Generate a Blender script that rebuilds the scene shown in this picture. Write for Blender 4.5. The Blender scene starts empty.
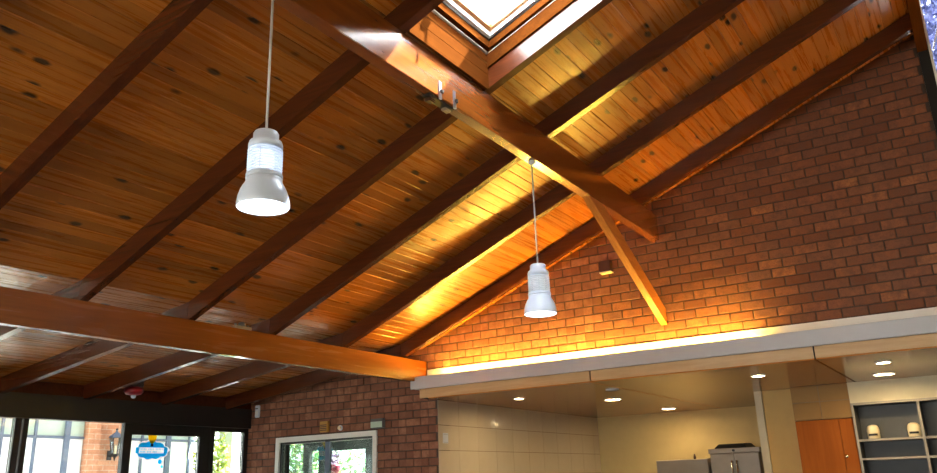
import bpy, bmesh, math, random
from mathutils import Vector, Matrix
random.seed(7)
S = bpy.context.scene
COL = S.collection

# ------------------------------------------------------------------ camera
EYE = 1.5                                            # camera height above the floor
F_PX = 791.334
CR = Vector((0.83865094, 0.5437339, -0.031907))      # right
CD = Vector((-0.18673458, 0.23199942, -0.95462373))  # down
CF = Vector((-0.51165887, 0.80655423, 0.29610045))   # forward
cam = bpy.data.cameras.new('camera')
cam.sensor_width = 36.0
cam.lens = 36.0 * F_PX / 937.0
cam.clip_start = 0.05
camo = bpy.data.objects.new('camera', cam)
COL.objects.link(camo)
m = Matrix((CR, -CD, -CF)).transposed().to_4x4()
m.translation = Vector((0, 0, EYE))
camo.matrix_world = m
S.camera = camo

# ------------------------------------------------------------------ world, exposure
SKY = 3.2
w = bpy.data.worlds.new('overcast_sky')
S.world = w
w.use_nodes = True
bg = w.node_tree.nodes['Background']
bg.inputs[0].default_value = (0.88, 0.95, 1.0, 1)
bg.inputs[1].default_value = SKY
S.view_settings.view_transform = 'Standard'
S.view_settings.look = 'None'
S.view_settings.gamma = 1.0
S.view_settings.use_curve_mapping = False
S.view_settings.exposure = 1.6
try:
    S.cycles.use_denoising = True
    S.cycles.max_bounces = 10
    S.cycles.diffuse_bounces = 6
    S.cycles.transparent_max_bounces = 16
    S.cycles.sample_clamp_indirect = 6.0
    S.cycles.blur_glossy = 0.5
except Exception:
    pass

sun = bpy.data.lights.new('sun', 'SUN'); sun.energy = 80.0; sun.angle = math.radians(1.5); sun.color = (1.0, .97, .92)
suno = bpy.data.objects.new('sun', sun); COL.objects.link(suno); suno.location = (15, 16, 30)
suno.rotation_euler = Vector((-.5, -.55, -1.0)).to_track_quat('-Z', 'Y').to_euler()      # high sun reaching in through the skylight

def portal(loc, rot, sx, sy):
    """daylight portal in an opening: guides sampling of the sky, gives off no light of its own"""
    l = bpy.data.lights.new('daylight_portal', 'AREA')
    l.shape = 'RECTANGLE'; l.size = sx; l.size_y = sy
    l.cycles.is_portal = True
    o = bpy.data.objects.new('daylight_portal', l)
    o.location = loc; o.rotation_euler = rot
    COL.objects.link(o)
portal((.85, 8.15, 4.7), (math.radians(-90), 0, 0), 1.3, 3.6)
portal((-9.0, 3.4, 1.2), (0, math.radians(-90), 0), 2.4, 9.2)
portal((-3.02, -3.95, 1.5), (math.radians(90), 0, 0), 5.4, 1.8)

# ------------------------------------------------------------------ materials
def srgb(r, g, b):
    f = lambda c: (c / 12.92 if c <= .04045 else ((c + .055) / 1.055) ** 2.4)
    return (f(r / 255), f(g / 255), f(b / 255), 1.0)

class NT:
    def __init__(s, name):
        s.mat = bpy.data.materials.new(name); s.mat.use_nodes = True
        s.n = s.mat.node_tree.nodes; s.l = s.mat.node_tree.links
        s.b = s.n['Principled BSDF']; s.out = s.n['Material Output']
    def new(s, t, **kw):
        n = s.n.new(t)
        for k, v in kw.items(): setattr(n, k, v)
        return n
    def link(s, a, b): s.l.new(a, b)
    def val(s, node, key, v):
        if hasattr(v, 'is_linked') or hasattr(v, 'links'): s.link(v, node.inputs[key])
        else: node.inputs[key].default_value = v
    def math(s, op, a, b=0.0, c=None, clamp=False):
        n = s.new('ShaderNodeMath', operation=op); n.use_clamp = clamp
        s.val(n, 0, a); s.val(n, 1, b)
        if c is not None: s.val(n, 2, c)
        return n.outputs[0]
    def mix(s, f, a, b, blend='MIX'):
        n = s.new('ShaderNodeMix', data_type='RGBA', blend_type=blend)
        s.val(n, 0, f); s.val(n, 6, a); s.val(n, 7, b)
        return n.outputs[2]
    def ramp(s, f, stops):
        n = s.new('ShaderNodeValToRGB'); e = n.color_ramp.elements
        while len(e) < len(stops): e.new(0.5)
        for q, (p, c) in zip(e, stops): q.position = p; q.color = c
        s.link(f, n.inputs[0]); return n.outputs[0]
    def pos(s, scale=(1, 1, 1), rnd=0.0, obj=False):
        """surface coordinates, shifted per object so that equal pieces differ"""
        if obj: v = s.new('ShaderNodeTexCoord').outputs['Object']
        else: v = s.new('ShaderNodeNewGeometry').outputs['Position']
        n = s.new('ShaderNodeVectorMath', operation='MULTIPLY'); s.link(v, n.inputs[0]); n.inputs[1].default_value = scale
        v = n.outputs[0]
        if rnd:
            r = s.new('ShaderNodeObjectInfo').outputs['Random']
            k = s.new('ShaderNodeCombineXYZ')
            s.link(s.math('MULTIPLY', r, rnd), k.inputs[0]); s.link(s.math('MULTIPLY', r, rnd * 2.7), k.inputs[1]); s.link(s.math('MULTIPLY', r, rnd * 1.3), k.inputs[2])
            a = s.new('ShaderNodeVectorMath', operation='ADD'); s.link(v, a.inputs[0]); s.link(k.outputs[0], a.inputs[1]); v = a.outputs[0]
        return v
    def noise(s, vec, scale, detail=4, rough=.55, dist=0.0):
        n = s.new('ShaderNodeTexNoise'); s.link(vec, n.inputs['Vector'])
        n.inputs['Scale'].default_value = scale; n.inputs['Detail'].default_value = detail
        n.inputs['Roughness'].default_value = rough; n.inputs['Distortion'].default_value = dist
        return n.outputs['Fac']
    def bump(s, h, strength, dist=.01):
        n = s.new('ShaderNodeBump'); n.inputs['Strength'].default_value = strength; n.inputs['Distance'].default_value = dist
        s.link(h, n.inputs['Height']); s.link(n.outputs[0], s.b.inputs['Normal'])
    def base(s, c, rough=.5, metal=0.0, spec=.5):
        s.val(s.b, 'Base Color', c); s.val(s.b, 'Roughness', rough); s.b.inputs['Metallic'].default_value = metal
        s.b.inputs['Specular IOR Level'].default_value = spec
        return s.mat

def plain(name, col, rough=.5, metal=0.0, spec=.5, mottle=.06, scale=9.0):
    t = NT(name)
    f = t.noise(t.pos(rnd=5.0), scale, 3)
    c2 = tuple(min(1, c * (1 + mottle * 2)) for c in col[:3]) + (1,)
    c1 = tuple(c * (1 - mottle * 2) for c in col[:3]) + (1,)
    return t.base(t.mix(f, c1, c2), rough, metal, spec)

def wood(name, light, dark, grain=(26, 1.3, 26), rough=.35, knots=0.0, tone=.35, knotscale=(5.0, 1.7, 5.0), bump=.12, rrange=None, spec=.5):
    """timber with grain along y (or whichever axis of grain is small)"""
    t = NT(name)
    p = t.pos(grain, 40.0)
    g1 = t.noise(p, 1.0, 5, .6, .6)
    g2 = t.noise(t.pos(tuple(q * 3.6 if q > 5 else q * 1.5 for q in grain), 40.0), 1.0, 3, .6, .2)
    f = t.math('ADD', t.math('MULTIPLY', g1, .65), t.math('MULTIPLY', g2, .35))
    c = t.ramp(f, [(.30, dark), (.50, tuple((a + b) / 2 for a, b in zip(light, dark))), (.68, light)])
    r = t.new('ShaderNodeObjectInfo').outputs['Random']
    tv = t.math('ADD', t.math('MULTIPLY', t.math('FRACT', t.math('MULTIPLY', r, 7.31)), tone * 1.4), 1 - tone)
    c = t.mix(1.0, c, t.new('ShaderNodeCombineColor').outputs[0], 'MULTIPLY') if False else c
    k = t.new('ShaderNodeVectorMath', operation='SCALE'); t.link(c, k.inputs[0]); t.link(tv, k.inputs['Scale']); c = k.outputs[0]
    if knots:
        v = t.new('ShaderNodeTexVoronoi'); v.inputs['Scale'].default_value = 1.0; v.inputs['Randomness'].default_value = 1.0
        wob = t.noise(t.pos((14, 8, 14), 40.0), 1.0, 2)
        kv = t.new('ShaderNodeVectorMath', operation='ADD'); t.link(t.pos(knotscale, 90.0), kv.inputs[0])
        cw = t.new('ShaderNodeCombineXYZ'); t.link(t.math('MULTIPLY', wob, .22), cw.inputs[0]); t.link(t.math('MULTIPLY', wob, -.18), cw.inputs[1])
        t.link(cw.outputs[0], kv.inputs[1]); t.link(kv.outputs[0], v.inputs['Vector'])
        d = v.outputs['Distance']
        core = t.new('ShaderNodeMapRange'); core.inputs['From Min'].default_value = .07 * knots; core.inputs['From Max'].default_value = .13 * knots
        core.inputs['To Min'].default_value = 1.0; core.inputs['To Max'].default_value = 0.0; t.link(d, core.inputs['Value'])
        sel = t.math('GREATER_THAN', t.new('ShaderNodeSeparateColor').outputs[0], .5) if False else None
        sc = t.new('ShaderNodeSeparateColor'); t.link(v.outputs['Color'], sc.inputs[0])
        keep = t.math('GREATER_THAN', sc.outputs[0], .40)
        kf = t.math('MULTIPLY', t.math('MULTIPLY', core.outputs[0], keep), .94)
        c = t.mix(kf, c, (.022, .010, .005, 1))
    if bump: t.bump(f, bump, .004)
    t.base(c, rough, 0, spec)
    if rrange:
        rr = t.ramp(g1, [(.3, (rrange[0],) * 3 + (1,)), (.7, (rrange[1],) * 3 + (1,))]); t.link(rr, t.b.inputs['Roughness'])
    return t.mat

def emis(name, col, strength):
    t = NT(name); t.b.inputs['Base Color'].default_value = (.8, .8, .8, 1)
    t.b.inputs['Emission Color'].default_value = tuple(col[:3]) + (1,)
    t.b.inputs['Emission Strength'].default_value = strength
    return t.mat

def glass(name, tint=(1, 1, 1), gloss=.1, rough=.02):
    t = NT(name); t.n.remove(t.b)
    a = t.new('ShaderNodeBsdfTransparent'); a.inputs[0].default_value = tuple(tint) + (1,)
    g = t.new('ShaderNodeBsdfGlossy'); g.inputs['Roughness'].default_value = rough
    fr = t.new('ShaderNodeFresnel'); fr.inputs['IOR'].default_value = 1.45
    mx = t.new('ShaderNodeMixShader'); t.link(t.math('ADD', t.math('MULTIPLY', fr.outputs[0], .8), gloss, clamp=True), mx.inputs[0])
    t.link(a.outputs[0], mx.inputs[1]); t.link(g.outputs[0], mx.inputs[2]); t.link(mx.outputs[0], t.out.inputs[0])
    return t.mat

def brick_mat(name, bump=.5):
    t = NT(name)
    r = t.new('ShaderNodeObjectInfo').outputs['Random']
    p = t.pos((1, 1, 1), 30.0)
    n1 = t.noise(p, 13, 5, .65); n2 = t.noise(p, 70, 3, .6)
    per = t.math('FRACT', t.math('MULTIPLY', r, 13.7))
    c = t.ramp(per, [(0, srgb(108, 64, 44)), (.3, srgb(126, 78, 54)), (.55, srgb(142, 90, 62)), (.75, srgb(122, 82, 64)), (.96, srgb(146, 94, 64)), (1, srgb(164, 108, 70))])
    c = t.mix(t.ramp(n1, [(.35, (0, 0, 0, 1)), (.7, (1, 1, 1, 1))]), c, srgb(108, 72, 58))
    c = t.mix(t.ramp(n2, [(.50, (0, 0, 0, 1)), (.72, (.5, .5, .5, 1))]), c, srgb(90, 62, 52))
    t.bump(t.math('ADD', n1, t.math('MULTIPLY', n2, .6)), bump, .006)
    return t.base(c, .85, 0, .25)

def brick_stuff_mat(name, w_, h_, ox, oz, mortar=True, cols=None, axis='XZ', joint=.010):
    """joined bricks, by default paler than the single ones: per-brick tone from the brick's place in the bond; also the far pier"""
    t = NT(name)
    s = t.new('ShaderNodeSeparateXYZ'); t.link(t.new('ShaderNodeNewGeometry').outputs['Position'], s.inputs[0])
    u = s.outputs[0] if axis[0] == 'X' else s.outputs[1]
    cb = t.new('ShaderNodeCombineXYZ'); t.link(t.math('SUBTRACT', u, ox), cb.inputs[0]); t.link(t.math('SUBTRACT', s.outputs[2], oz), cb.inputs[1])
    b = t.new('ShaderNodeTexBrick'); t.link(cb.outputs[0], b.inputs['Vector'])
    b.offset = .5; b.inputs['Scale'].default_value = 1; b.inputs['Brick Width'].default_value = w_; b.inputs['Row Height'].default_value = h_
    b.inputs['Mortar Size'].default_value = joint / 2 if mortar else 0.0
    c1, c2, cm = cols or (srgb(122, 78, 60), srgb(164, 114, 88), srgb(96, 80, 70))
    b.inputs['Color1'].default_value = c1; b.inputs['Color2'].default_value = c2; b.inputs['Mortar'].default_value = cm
    p = t.pos()
    n1 = t.noise(p, 13, 5, .65); n2 = t.noise(p, 70, 3, .6)
    c = t.mix(t.ramp(n1, [(.35, (0, 0, 0, 1)), (.7, (.7, .7, .7, 1))]), b.outputs['Color'], tuple(q * .74 for q in c1[:3]) + (1,))
    t.bump(t.math('ADD', n1, t.math('MULTIPLY', n2, .6)), .4, .006)
    return t.base(c, .85, 0, .25)

M = {}
PINE_L, PINE_D = srgb(196, 122, 44), srgb(168, 95, 30)
M['pine'] = wood('varnished_pine_boards', PINE_L, PINE_D, (30, 1.1, 30), .3, knots=1.6, tone=.36, knotscale=(7.0, 3.3, 7.0), bump=.04, rrange=(.22, .36))
M['rafter'] = wood('stained_rafter_timber', srgb(96, 46, 21), srgb(66, 30, 12), (1.0, 26, 26), .24, tone=.12, bump=0, spec=.5)
M['beam'] = wood('varnished_beam_timber', srgb(160, 92, 30), srgb(132, 70, 18), (16, 1.2, 16), .26, spec=.4, tone=.08, rrange=(.20, .30), bump=.03)
M['high_beam'] = wood('dark_stained_beam_timber', srgb(150, 82, 28), srgb(116, 58, 18), (14, 1.2, 14), .16, tone=.08, bump=0)
M['high_beam'].node_tree.nodes['Principled BSDF'].inputs['Specular IOR Level'].default_value = 1.0
M['high_beam'].node_tree.nodes['Principled BSDF'].inputs['Coat Weight'].default_value = 1.0
M['high_beam'].node_tree.nodes['Principled BSDF'].inputs['Coat Roughness'].default_value = .12
M['strut'] = wood('brace_timber', srgb(188, 118, 56), srgb(140, 76, 30), (30, 2.0, 9), .4, tone=.05)
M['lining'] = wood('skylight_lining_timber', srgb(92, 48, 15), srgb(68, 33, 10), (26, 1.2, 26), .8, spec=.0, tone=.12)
M['sash'] = wood('skylight_sash_pine', srgb(206, 156, 100), srgb(172, 112, 62), (14, 14, 14), .4, tone=.05)
M['brick'] = brick_mat('red_brown_brick')
M['mortar'] = plain('raked_mortar', srgb(76, 62, 54), .95, mottle=.12, scale=30)
M['white_paint'] = plain('white_paint', srgb(226, 224, 218), .5, mottle=.02)
M['fascia'] = plain('grey_white_fascia_paint', srgb(180, 181, 187), .45, mottle=.02)
M['warm_wall'] = plain('warm_cream_wall_paint', srgb(204, 182, 128), .7, mottle=.03)
M['plaster'] = plain('painted_plaster', srgb(206, 198, 172), .7, mottle=.03)
M['tan_paint'] = plain('tan_panel_paint', srgb(196, 160, 92), .55, mottle=.04)
M['pale_trim'] = plain('pale_trim_paint', srgb(196, 186, 160), .5, mottle=.03)
M['veneer'] = wood('ceiling_veneer', srgb(196, 132, 66), srgb(174, 112, 50), (8, 1.0, 8), .16, spec=.35, tone=.05, bump=0)
M['veneer_edge'] = wood('veneer_edge_strip', srgb(206, 172, 128), srgb(184, 146, 100), (1.4, 10, 10), .3, tone=.05, bump=0)
M['dark_gap'] = plain('dark_gap', srgb(40, 28, 18), .9)
M['tile'] = plain('cream_wall_tile', srgb(204, 194, 178), .12, mottle=.02)
M['panel_tan'] = plain('tan_laminate_panel', srgb(150, 116, 70), .5, spec=.15, mottle=.03)
M['grout'] = plain('tile_grout', srgb(132, 116, 98), .9)
M['dark_frame'] = plain('dark_painted_joinery', srgb(30, 30, 31), .4, mottle=.1)
t = NT('hazy_skylight_glass'); t.n.remove(t.b)
a_ = t.new('ShaderNodeBsdfTranslucent'); a_.inputs[0].default_value = (.90, .95, 1.0, 1)
g_ = t.new('ShaderNodeBsdfGlossy'); g_.inputs['Roughness'].default_value = .1
c_ = t.new('ShaderNodeBsdfTransparent'); c_.inputs[0].default_value = (.9, .95, 1, 1)
y_ = t.new('ShaderNodeMixShader'); y_.inputs[0].default_value = .55; t.link(a_.outputs[0], y_.inputs[1]); t.link(c_.outputs[0], y_.inputs[2])
x_ = t.new('ShaderNodeMixShader'); x_.inputs[0].default_value = .06
t.link(y_.outputs[0], x_.inputs[1]); t.link(g_.outputs[0], x_.inputs[2]); t.link(x_.outputs[0], t.out.inputs[0]); M['frosted'] = t.mat
M['glass'] = glass('clear_glazing', (.93, .97, .96), .03)
M['blue_glass'] = glass('blue_tinted_glazing', (.80, .84, 1.0), .04)
M['dark_glass'] = glass('grey_green_tinted_glazing', (.66, .76, .72), .0)  # darker, slightly green tint
M['alu'] = plain('brushed_aluminium', srgb(178, 180, 186), .35, metal=.85, mottle=.05)
M['steel'] = plain('stainless_steel', srgb(146, 134, 122), .4, metal=.4, mottle=.06)
M['chrome'] = plain('chrome', srgb(210, 212, 215), .15, metal=1.0, mottle=.02)
M['white_plastic'] = plain('white_plastic', srgb(206, 218, 236), .3, mottle=.015)
M['cord'] = plain('grey_cable_sheath', srgb(190, 190, 190), .5)
M['cream'] = plain('cream_plastic', srgb(238, 224, 190), .35, mottle=.03)
M['black'] = plain('black_plastic', srgb(20, 19, 20), .4)
M['red'] = plain('red_alarm_plastic', srgb(132, 14, 26), .35)
M['brown_box'] = plain('brown_metal_box', srgb(74, 46, 34), .5)
M['ochre'] = plain('ochre_plastic', srgb(186, 138, 52), .5)
M['green_lens'] = plain('green_white_lens', srgb(176, 198, 180), .3)
M['cabinet'] = wood('orange_cabinet_veneer', srgb(166, 92, 30), srgb(144, 76, 22), (10, 10, 1.2), .6, spec=.12, tone=.08)
M['shelf_grey'] = plain('dark_grey_laminate', srgb(84, 86, 88), .5, mottle=.06)
M['shelf_edge'] = plain('pale_grey_edging', srgb(146, 138, 126), .4, metal=.1)
M['fridge'] = plain('pale_fridge_enamel', srgb(156, 146, 134), .35)
M['carpet'] = plain('grey_brown_carpet', srgb(96, 84, 74), .95, mottle=.2, scale=60)
M['concrete'] = plain('courtyard_paving', srgb(112, 108, 100), .9, mottle=.1)
M['blind'] = plain('white_blind', srgb(226, 230, 230), .6, mottle=.01)
M['pale_green'] = plain('pale_green_panel', srgb(168, 186, 174), .5, mottle=.03)
M['mullion'] = plain('grey_blue_window_frame', srgb(86, 98, 120), .5)
M['pale_render'] = plain('pale_grey_render', srgb(176, 178, 188), .7, mottle=.02)
M['roof'] = plain('roof_sheet', srgb(120, 110, 104), .7)
M['bark'] = plain('bark', srgb(96, 76, 56), .9, mottle=.2, scale=30)
M['maroon'] = plain('maroon_glaze', srgb(118, 20, 48), .4)
M['ext_brick'] = brick_stuff_mat('courtyard_pier_brick', .24, .086, 0, 0, True, (srgb(176, 120, 92), srgb(198, 146, 116), srgb(186, 168, 150)), 'YZ', .012)
M['tube'] = emis('warm_tube_light', (1.0, .57, .07), 115.0)
M['downlight'] = emis('warm_downlight', (1.0, .70, .32), 110.0)
M['downlight_big'] = emis('warm_wide_downlight', (1.0, .72, .36), 58.0)
M['lamp_disc'] = emis('cool_pendant_diffuser', (.86, .90, 1.0), 3.0)
M['lamp_core'] = emis('cool_pendant_lamp', (.80, .88, 1.0), .75)
M['lamp_core_dim'] = emis('cool_pendant_lamp_weak', (.85, .92, 1.0), .15)
def translucent(name, col, tr, rough=.3):
    t = NT(name); t.n.remove(t.b)
    a = t.new('ShaderNodeBsdfTranslucent'); a.inputs[0].default_value = tuple(col[:3]) + (1,)
    d_ = t.new('ShaderNodeBsdfDiffuse'); d_.inputs[0].default_value = tuple(col[:3]) + (1,)
    x1_ = t.new('ShaderNodeMixShader'); x1_.inputs[0].default_value = .25; t.link(a.outputs[0], x1_.inputs[1]); t.link(d_.outputs[0], x1_.inputs[2])
    c = t.new('ShaderNodeBsdfTransparent'); x2_ = t.new('ShaderNodeMixShader'); x2_.inputs[0].default_value = tr
    t.link(x1_.outputs[0], x2_.inputs[1]); t.link(c.outputs[0], x2_.inputs[2]); t.link(x2_.outputs[0], t.out.inputs[0])
    return t.mat
M['prism'] = translucent('ribbed_prism_plastic', (.90, .95, 1.0), .25)
for k_, c_ in (('cloud_blue', srgb(50, 208, 252)), ('cloud_white', srgb(240, 242, 244)), ('bulb_yellow', srgb(244, 212, 44)), ('cloud_text', srgb(214, 224, 206))):
    M[k_] = translucent('sticker_film_' + k_, c_, 0.0)

def leaf_mat(name, cols):
    t = NT(name)
    f = t.noise(t.pos((1, 1, 1)), 9, 2)
    c = t.ramp(f, [(.30, cols[0]), (.5, cols[1]), (.68, cols[2])])
    t.base(c, .5)
    t.b.inputs['Subsurface Weight'].default_value = 0
    return t.mat
M['leaf'] = leaf_mat('yellow_green_leaves', (srgb(70, 112, 48), srgb(142, 168, 62), srgb(206, 206, 96)))
M['leaf_dark'] = leaf_mat('mixed_green_leaves', (srgb(50, 92, 54), srgb(104, 146, 88), srgb(190, 196, 120)))
M['leaf_grey'] = leaf_mat('silvery_green_leaves', (srgb(112, 138, 134), srgb(160, 184, 178), srgb(216, 226, 224)))
M['leaf_shade'] = leaf_mat('shade_tinted_leaves', (srgb(44, 48, 78), srgb(70, 76, 112), srgb(112, 118, 150)))  # shade painted into the leaf colour
M['leaf_purple'] = leaf_mat('dusky_purple_leaves', (srgb(82, 66, 96), srgb(120, 98, 128), srgb(150, 130, 150)))

# ------------------------------------------------------------------ mesh helpers
def wloc(o):
    v = Vector((0, 0, 0))
    while o is not None: v = v + o.location; o = o.parent
    return v

def link(name, me, mat, parent=None):
    if mat is not None and not me.materials: me.materials.append(mat)
    o = bpy.data.objects.new(name, me); COL.objects.link(o)
    if parent is not None: o.parent = parent
    return o

def obj(name, bm, mat, parent=None, smooth=False):
    """bm is in world coordinates; the object's origin goes to the middle of its foot"""
    bm.verts.ensure_lookup_table()
    bmesh.ops.recalc_face_normals(bm, faces=bm.faces)
    lo = [min(v.co[i] for v in bm.verts) for i in range(3)]; hi = [max(v.co[i] for v in bm.verts) for i in range(3)]
    c = Vector(((lo[0] + hi[0]) / 2, (lo[1] + hi[1]) / 2, lo[2]))
    bmesh.ops.translate(bm, verts=bm.verts, vec=-c)
    me = bpy.data.meshes.new(name); bm.to_mesh(me); bm.free()
    if smooth:
        for p in me.polygons: p.use_smooth = True
    o = link(name, me, mat, parent)
    o.location = c - (wloc(parent) if parent is not None else Vector((0, 0, 0)))
    return o

def hexa(bm, pts):
    v = [bm.verts.new(p) for p in pts]
    for f in ((0, 3, 2, 1), (4, 5, 6, 7), (0, 1, 5, 4), (1, 2, 6, 5), (2, 3, 7, 6), (3, 0, 4, 7)):
        bm.faces.new([v[i] for i in f])
    return v

def bx(bm, x0, x1, y0, y1, z0, z1):
    return hexa(bm, [(x0, y0, z0), (x1, y0, z0), (x1, y1, z0), (x0, y1, z0), (x0, y0, z1), (x1, y0, z1), (x1, y1, z1), (x0, y1, z1)])

def box(name, x0, x1, y0, y1, z0, z1, mat, parent=None, bevel=0.0):
    bm = bmesh.new(); bx(bm, x0, x1, y0, y1, z0, z1)
    if bevel: bmesh.ops.bevel(bm, geom=bm.edges[:], offset=bevel, segments=2, affect='EDGES', profile=.5)
    return obj(name, bm, mat, parent)

def lathe(bm, prof, c, seg=40, cap=True):
    rings = []
    for r, z in prof:
        rings.append([bm.verts.new((c[0] + r * math.cos(a * 2 * math.pi / seg), c[1] + r * math.sin(a * 2 * math.pi / seg), c[2] + z)) for a in range(seg)])
    for a, b in zip(rings, rings[1:]):
        for i in range(seg):
            bm.faces.new((a[i], a[(i + 1) % seg], b[(i + 1) % seg], b[i]))
    if cap:
        bm.faces.new(rings[0][::-1]); bm.faces.new(rings[-1])
    return rings

def tube(bm, a, b, r, seg=12):
    a, b = Vector(a), Vector(b); d = (b - a).normalized()
    u = d.orthogonal().normalized(); v = d.cross(u)
    ra, rb = [], []
    for i in range(seg):
        k = 2 * math.pi * i / seg; o = u * math.cos(k) * r + v * math.sin(k) * r
        ra.append(bm.verts.new(a + o)); rb.append(bm.verts.new(b + o))
    for i in range(seg): bm.faces.new((ra[i], ra[(i + 1) % seg], rb[(i + 1) % seg], rb[i]))
    bm.faces.new(ra[::-1]); bm.faces.new(rb)

def torus(bm, c, R, r, seg=36, s2=8):
    g = []
    for i in range(seg):
        a = 2 * math.pi * i / seg
        g.append([bm.verts.new((c[0] + (R + r * math.cos(b * 2 * math.pi / s2)) * math.cos(a), c[1] + (R + r * math.cos(b * 2 * math.pi / s2)) * math.sin(a), c[2] + r * math.sin(b * 2 * math.pi / s2))) for b in range(s2)])
    for i in range(seg):
        for j in range(s2):
            bm.faces.new((g[i][j], g[(i + 1) % seg][j], g[(i + 1) % seg][(j + 1) % s2], g[i][(j + 1) % s2]))

def prism_yz(bm, pts, x0, x1):
    """closed outline of (y, z) points given thickness in x"""
    a = [bm.verts.new((x0, y, z)) for y, z in pts]; b = [bm.verts.new((x1, y, z)) for y, z in pts]
    n = len(pts)
    bm.faces.new(a); bm.faces.new(b[::-1])
    for i in range(n): bm.faces.new((a[i], a[(i + 1) % n], b[(i + 1) % n], b[i]))

def empty(name, loc):
    o = bpy.data.objects.new(name, None); COL.objects.link(o); o.location = loc; o.empty_display_size = .1
    return o

def tag(o, label, cat, group=None):
    o['label'] = label; o['category'] = cat
    if group: o['group'] = group
    return o

def struct(o, label=None):
    o['kind'] = 'structure'
    if label: o['label'] = label
    return o

# ------------------------------------------------------------------ roof geometry
TS, TL = .402, .125                      # roof pitches: main roof, low roof towards the eave
XB = -5.80                               # the pitch changes over the low beam
def zb(x):                               # underside of the rafters
    return 2.96 + TS * (x + 5.753) if x > XB + 1e-6 else 2.941 + TL * (x - XB)
RD, RW = .165, .07                       # rafter depth (vertical) and width
WALL_Y = 8.0
HIGH_X = 1.6
XR = .055                                # the board ceiling stops here; a taller lantern rises beyond
TOP = 7.0                                # underside of the lantern roof
REAR_Y = -4.0
FAC_X = -8.91                            # glass plane of the eave facade
RAF_Y = [.36, 1.36, 2.33, 3.437, 4.458, 5.435, 6.498, 7.536]

def rbx(bm, x0, x1, y0, y1, o0, o1):
    """box that follows the roof slope: o0, o1 are heights above the rafter undersides"""
    e = 2e-6 if x0 >= XB - 1e-6 else 0.0
    f = (lambda x: zb(max(x, XB + 1e-5))) if x0 >= XB - 1e-6 else zb
    return hexa(bm, [(x0, y0, f(x0) + o0), (x1, y0, f(x1) + o0), (x1, y1, f(x1) + o0), (x0, y1, f(x0) + o0),
                     (x0, y0, f(x0) + o1), (x1, y0, f(x1) + o1), (x1, y1, f(x1) + o1), (x0, y1, f(x0) + o1)])

SK_X0, SK_X1, SK_Y0, SK_Y1 = -2.61, -1.05, RAF_Y[3] + RW, RAF_Y[4]   # skylight well between two rafters

# roof covering (the ceiling's back), with the skylight opening left out
bm = bmesh.new()
o0, o1 = RD + .024, RD + .034
rbx(bm, XB, SK_X0, REAR_Y, 8.25, o0, o1)
rbx(bm, SK_X1, XR + .08, REAR_Y, 8.25, o0, o1)
rbx(bm, SK_X0, SK_X1, REAR_Y, SK_Y0, o0, o1)
rbx(bm, SK_X0, SK_X1, SK_Y1, 8.25, o0, o1)
ceiling = struct(obj('ceiling', bm, M['roof']), 'sloping timber board ceiling on exposed rafters')
bm = bmesh.new()
hexa(bm, [(-9.8, REAR_Y, zb(-9.8) + o0), (XB, REAR_Y, zb(XB) + o0), (XB, 8.25, zb(XB) + o0), (-9.8, 8.25, zb(-9.8) + o0),
          (-9.8, REAR_Y, zb(-9.8) + o1), (XB, REAR_Y, zb(XB) + o1), (XB, 8.25, zb(XB) + o1), (-9.8, 8.25, zb(-9.8) + o1)])
ceiling_eave = struct(obj('ceiling_eave', bm, M['roof']), 'low pitched timber board ceiling towards the glazed front')

# boards: each one a piece of its own, running across the rafters
rj = random.Random(12)
def plank(x0, x1, y0, y1, low):
    f = zb if low else (lambda x: zb(max(x, XB + 1e-5)))
    c = rj.choice((.0015, .003, .0045, .006)); e = rj.choice((.0015, .003, .0045, .006))
    dz = rj.uniform(0, .0015)
    sec = [(x0 + .0003, RD + .022), (x0 + .0003, RD + dz + c), (x0 + c, RD + dz), (x1 - e, RD + dz), (x1 - .0003, RD + dz + e), (x1 - .0003, RD + .022)]
    bm = bmesh.new()
    a = [bm.verts.new((x, y0, f(x) + o)) for x, o in sec]; b = [bm.verts.new((x, y1, f(x) + o)) for x, o in sec]
    bm.faces.new(a); bm.faces.new(b[::-1])
    for i in range(6): bm.faces.new((a[i], a[(i + 1) % 6], b[(i + 1) % 6], b[i]))
    return bm

def cam_depth(p):
    return CF.dot(Vector(p) - Vector((0, 0, EYE)))
def pix(p):
    d = Vector(p) - Vector((0, 0, EYE)); z = CF.dot(d)
    if z <= .05: return None
    return (468.5 + F_PX * CR.dot(d) / z, 236.5 + F_PX * CD.dot(d) / z)

segs = []
rr = random.Random(3)
def board_rows(x_from, x_to, low, width):
    x = x_from
    while x < x_to - 1e-3:
        xe = min(x + width, x_to)
        cuts = [1.25]
        y = 1.25
        while True:
            y += rr.choice((2, 3, 4, 5)) * 1.02
            k = min(RAF_Y, key=lambda q: abs(q - y)) + RW / 2
            if k > 7.0: break
            if k - cuts[-1] > .5: cuts.append(k)
        cuts.append(7.99)
        for a, b in zip(cuts, cuts[1:]):
            if not low and x < SK_X1 and xe > SK_X0 and a < SK_Y1 and b > SK_Y0:
                if SK_Y0 - a > .05: segs.append((x, xe, a, SK_Y0, low))
                if b - SK_Y1 > .05: segs.append((x, xe, SK_Y1, b, low))
            else: segs.append((x, xe, a, b, low))
        segs.append((x, xe, REAR_Y, 1.25, low))
        x = xe
board_rows(XB + .001, XR, False, .0925)
board_rows(-9.75, XB, True, .0975)
vis = []
for s_ in segs:
    n = 0
    for k in range(7):
        yy = s_[2] + (s_[3] - s_[2]) * k / 6
        p = pix(((s_[0] + s_[1]) / 2, yy, zb((s_[0] + s_[1]) / 2) + RD))
        if p and -10 < p[0] < 947 and -10 < p[1] < 483: n += 1
    vis.append((n > 0, -(s_[3] - s_[2]) * n / max(.5, cam_depth(((s_[0] + s_[1]) / 2, (s_[2] + s_[3]) / 2, zb(s_[0]) + RD))) ** 2, s_))
vis.sort(key=lambda q: (not q[0], q[1]))
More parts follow.
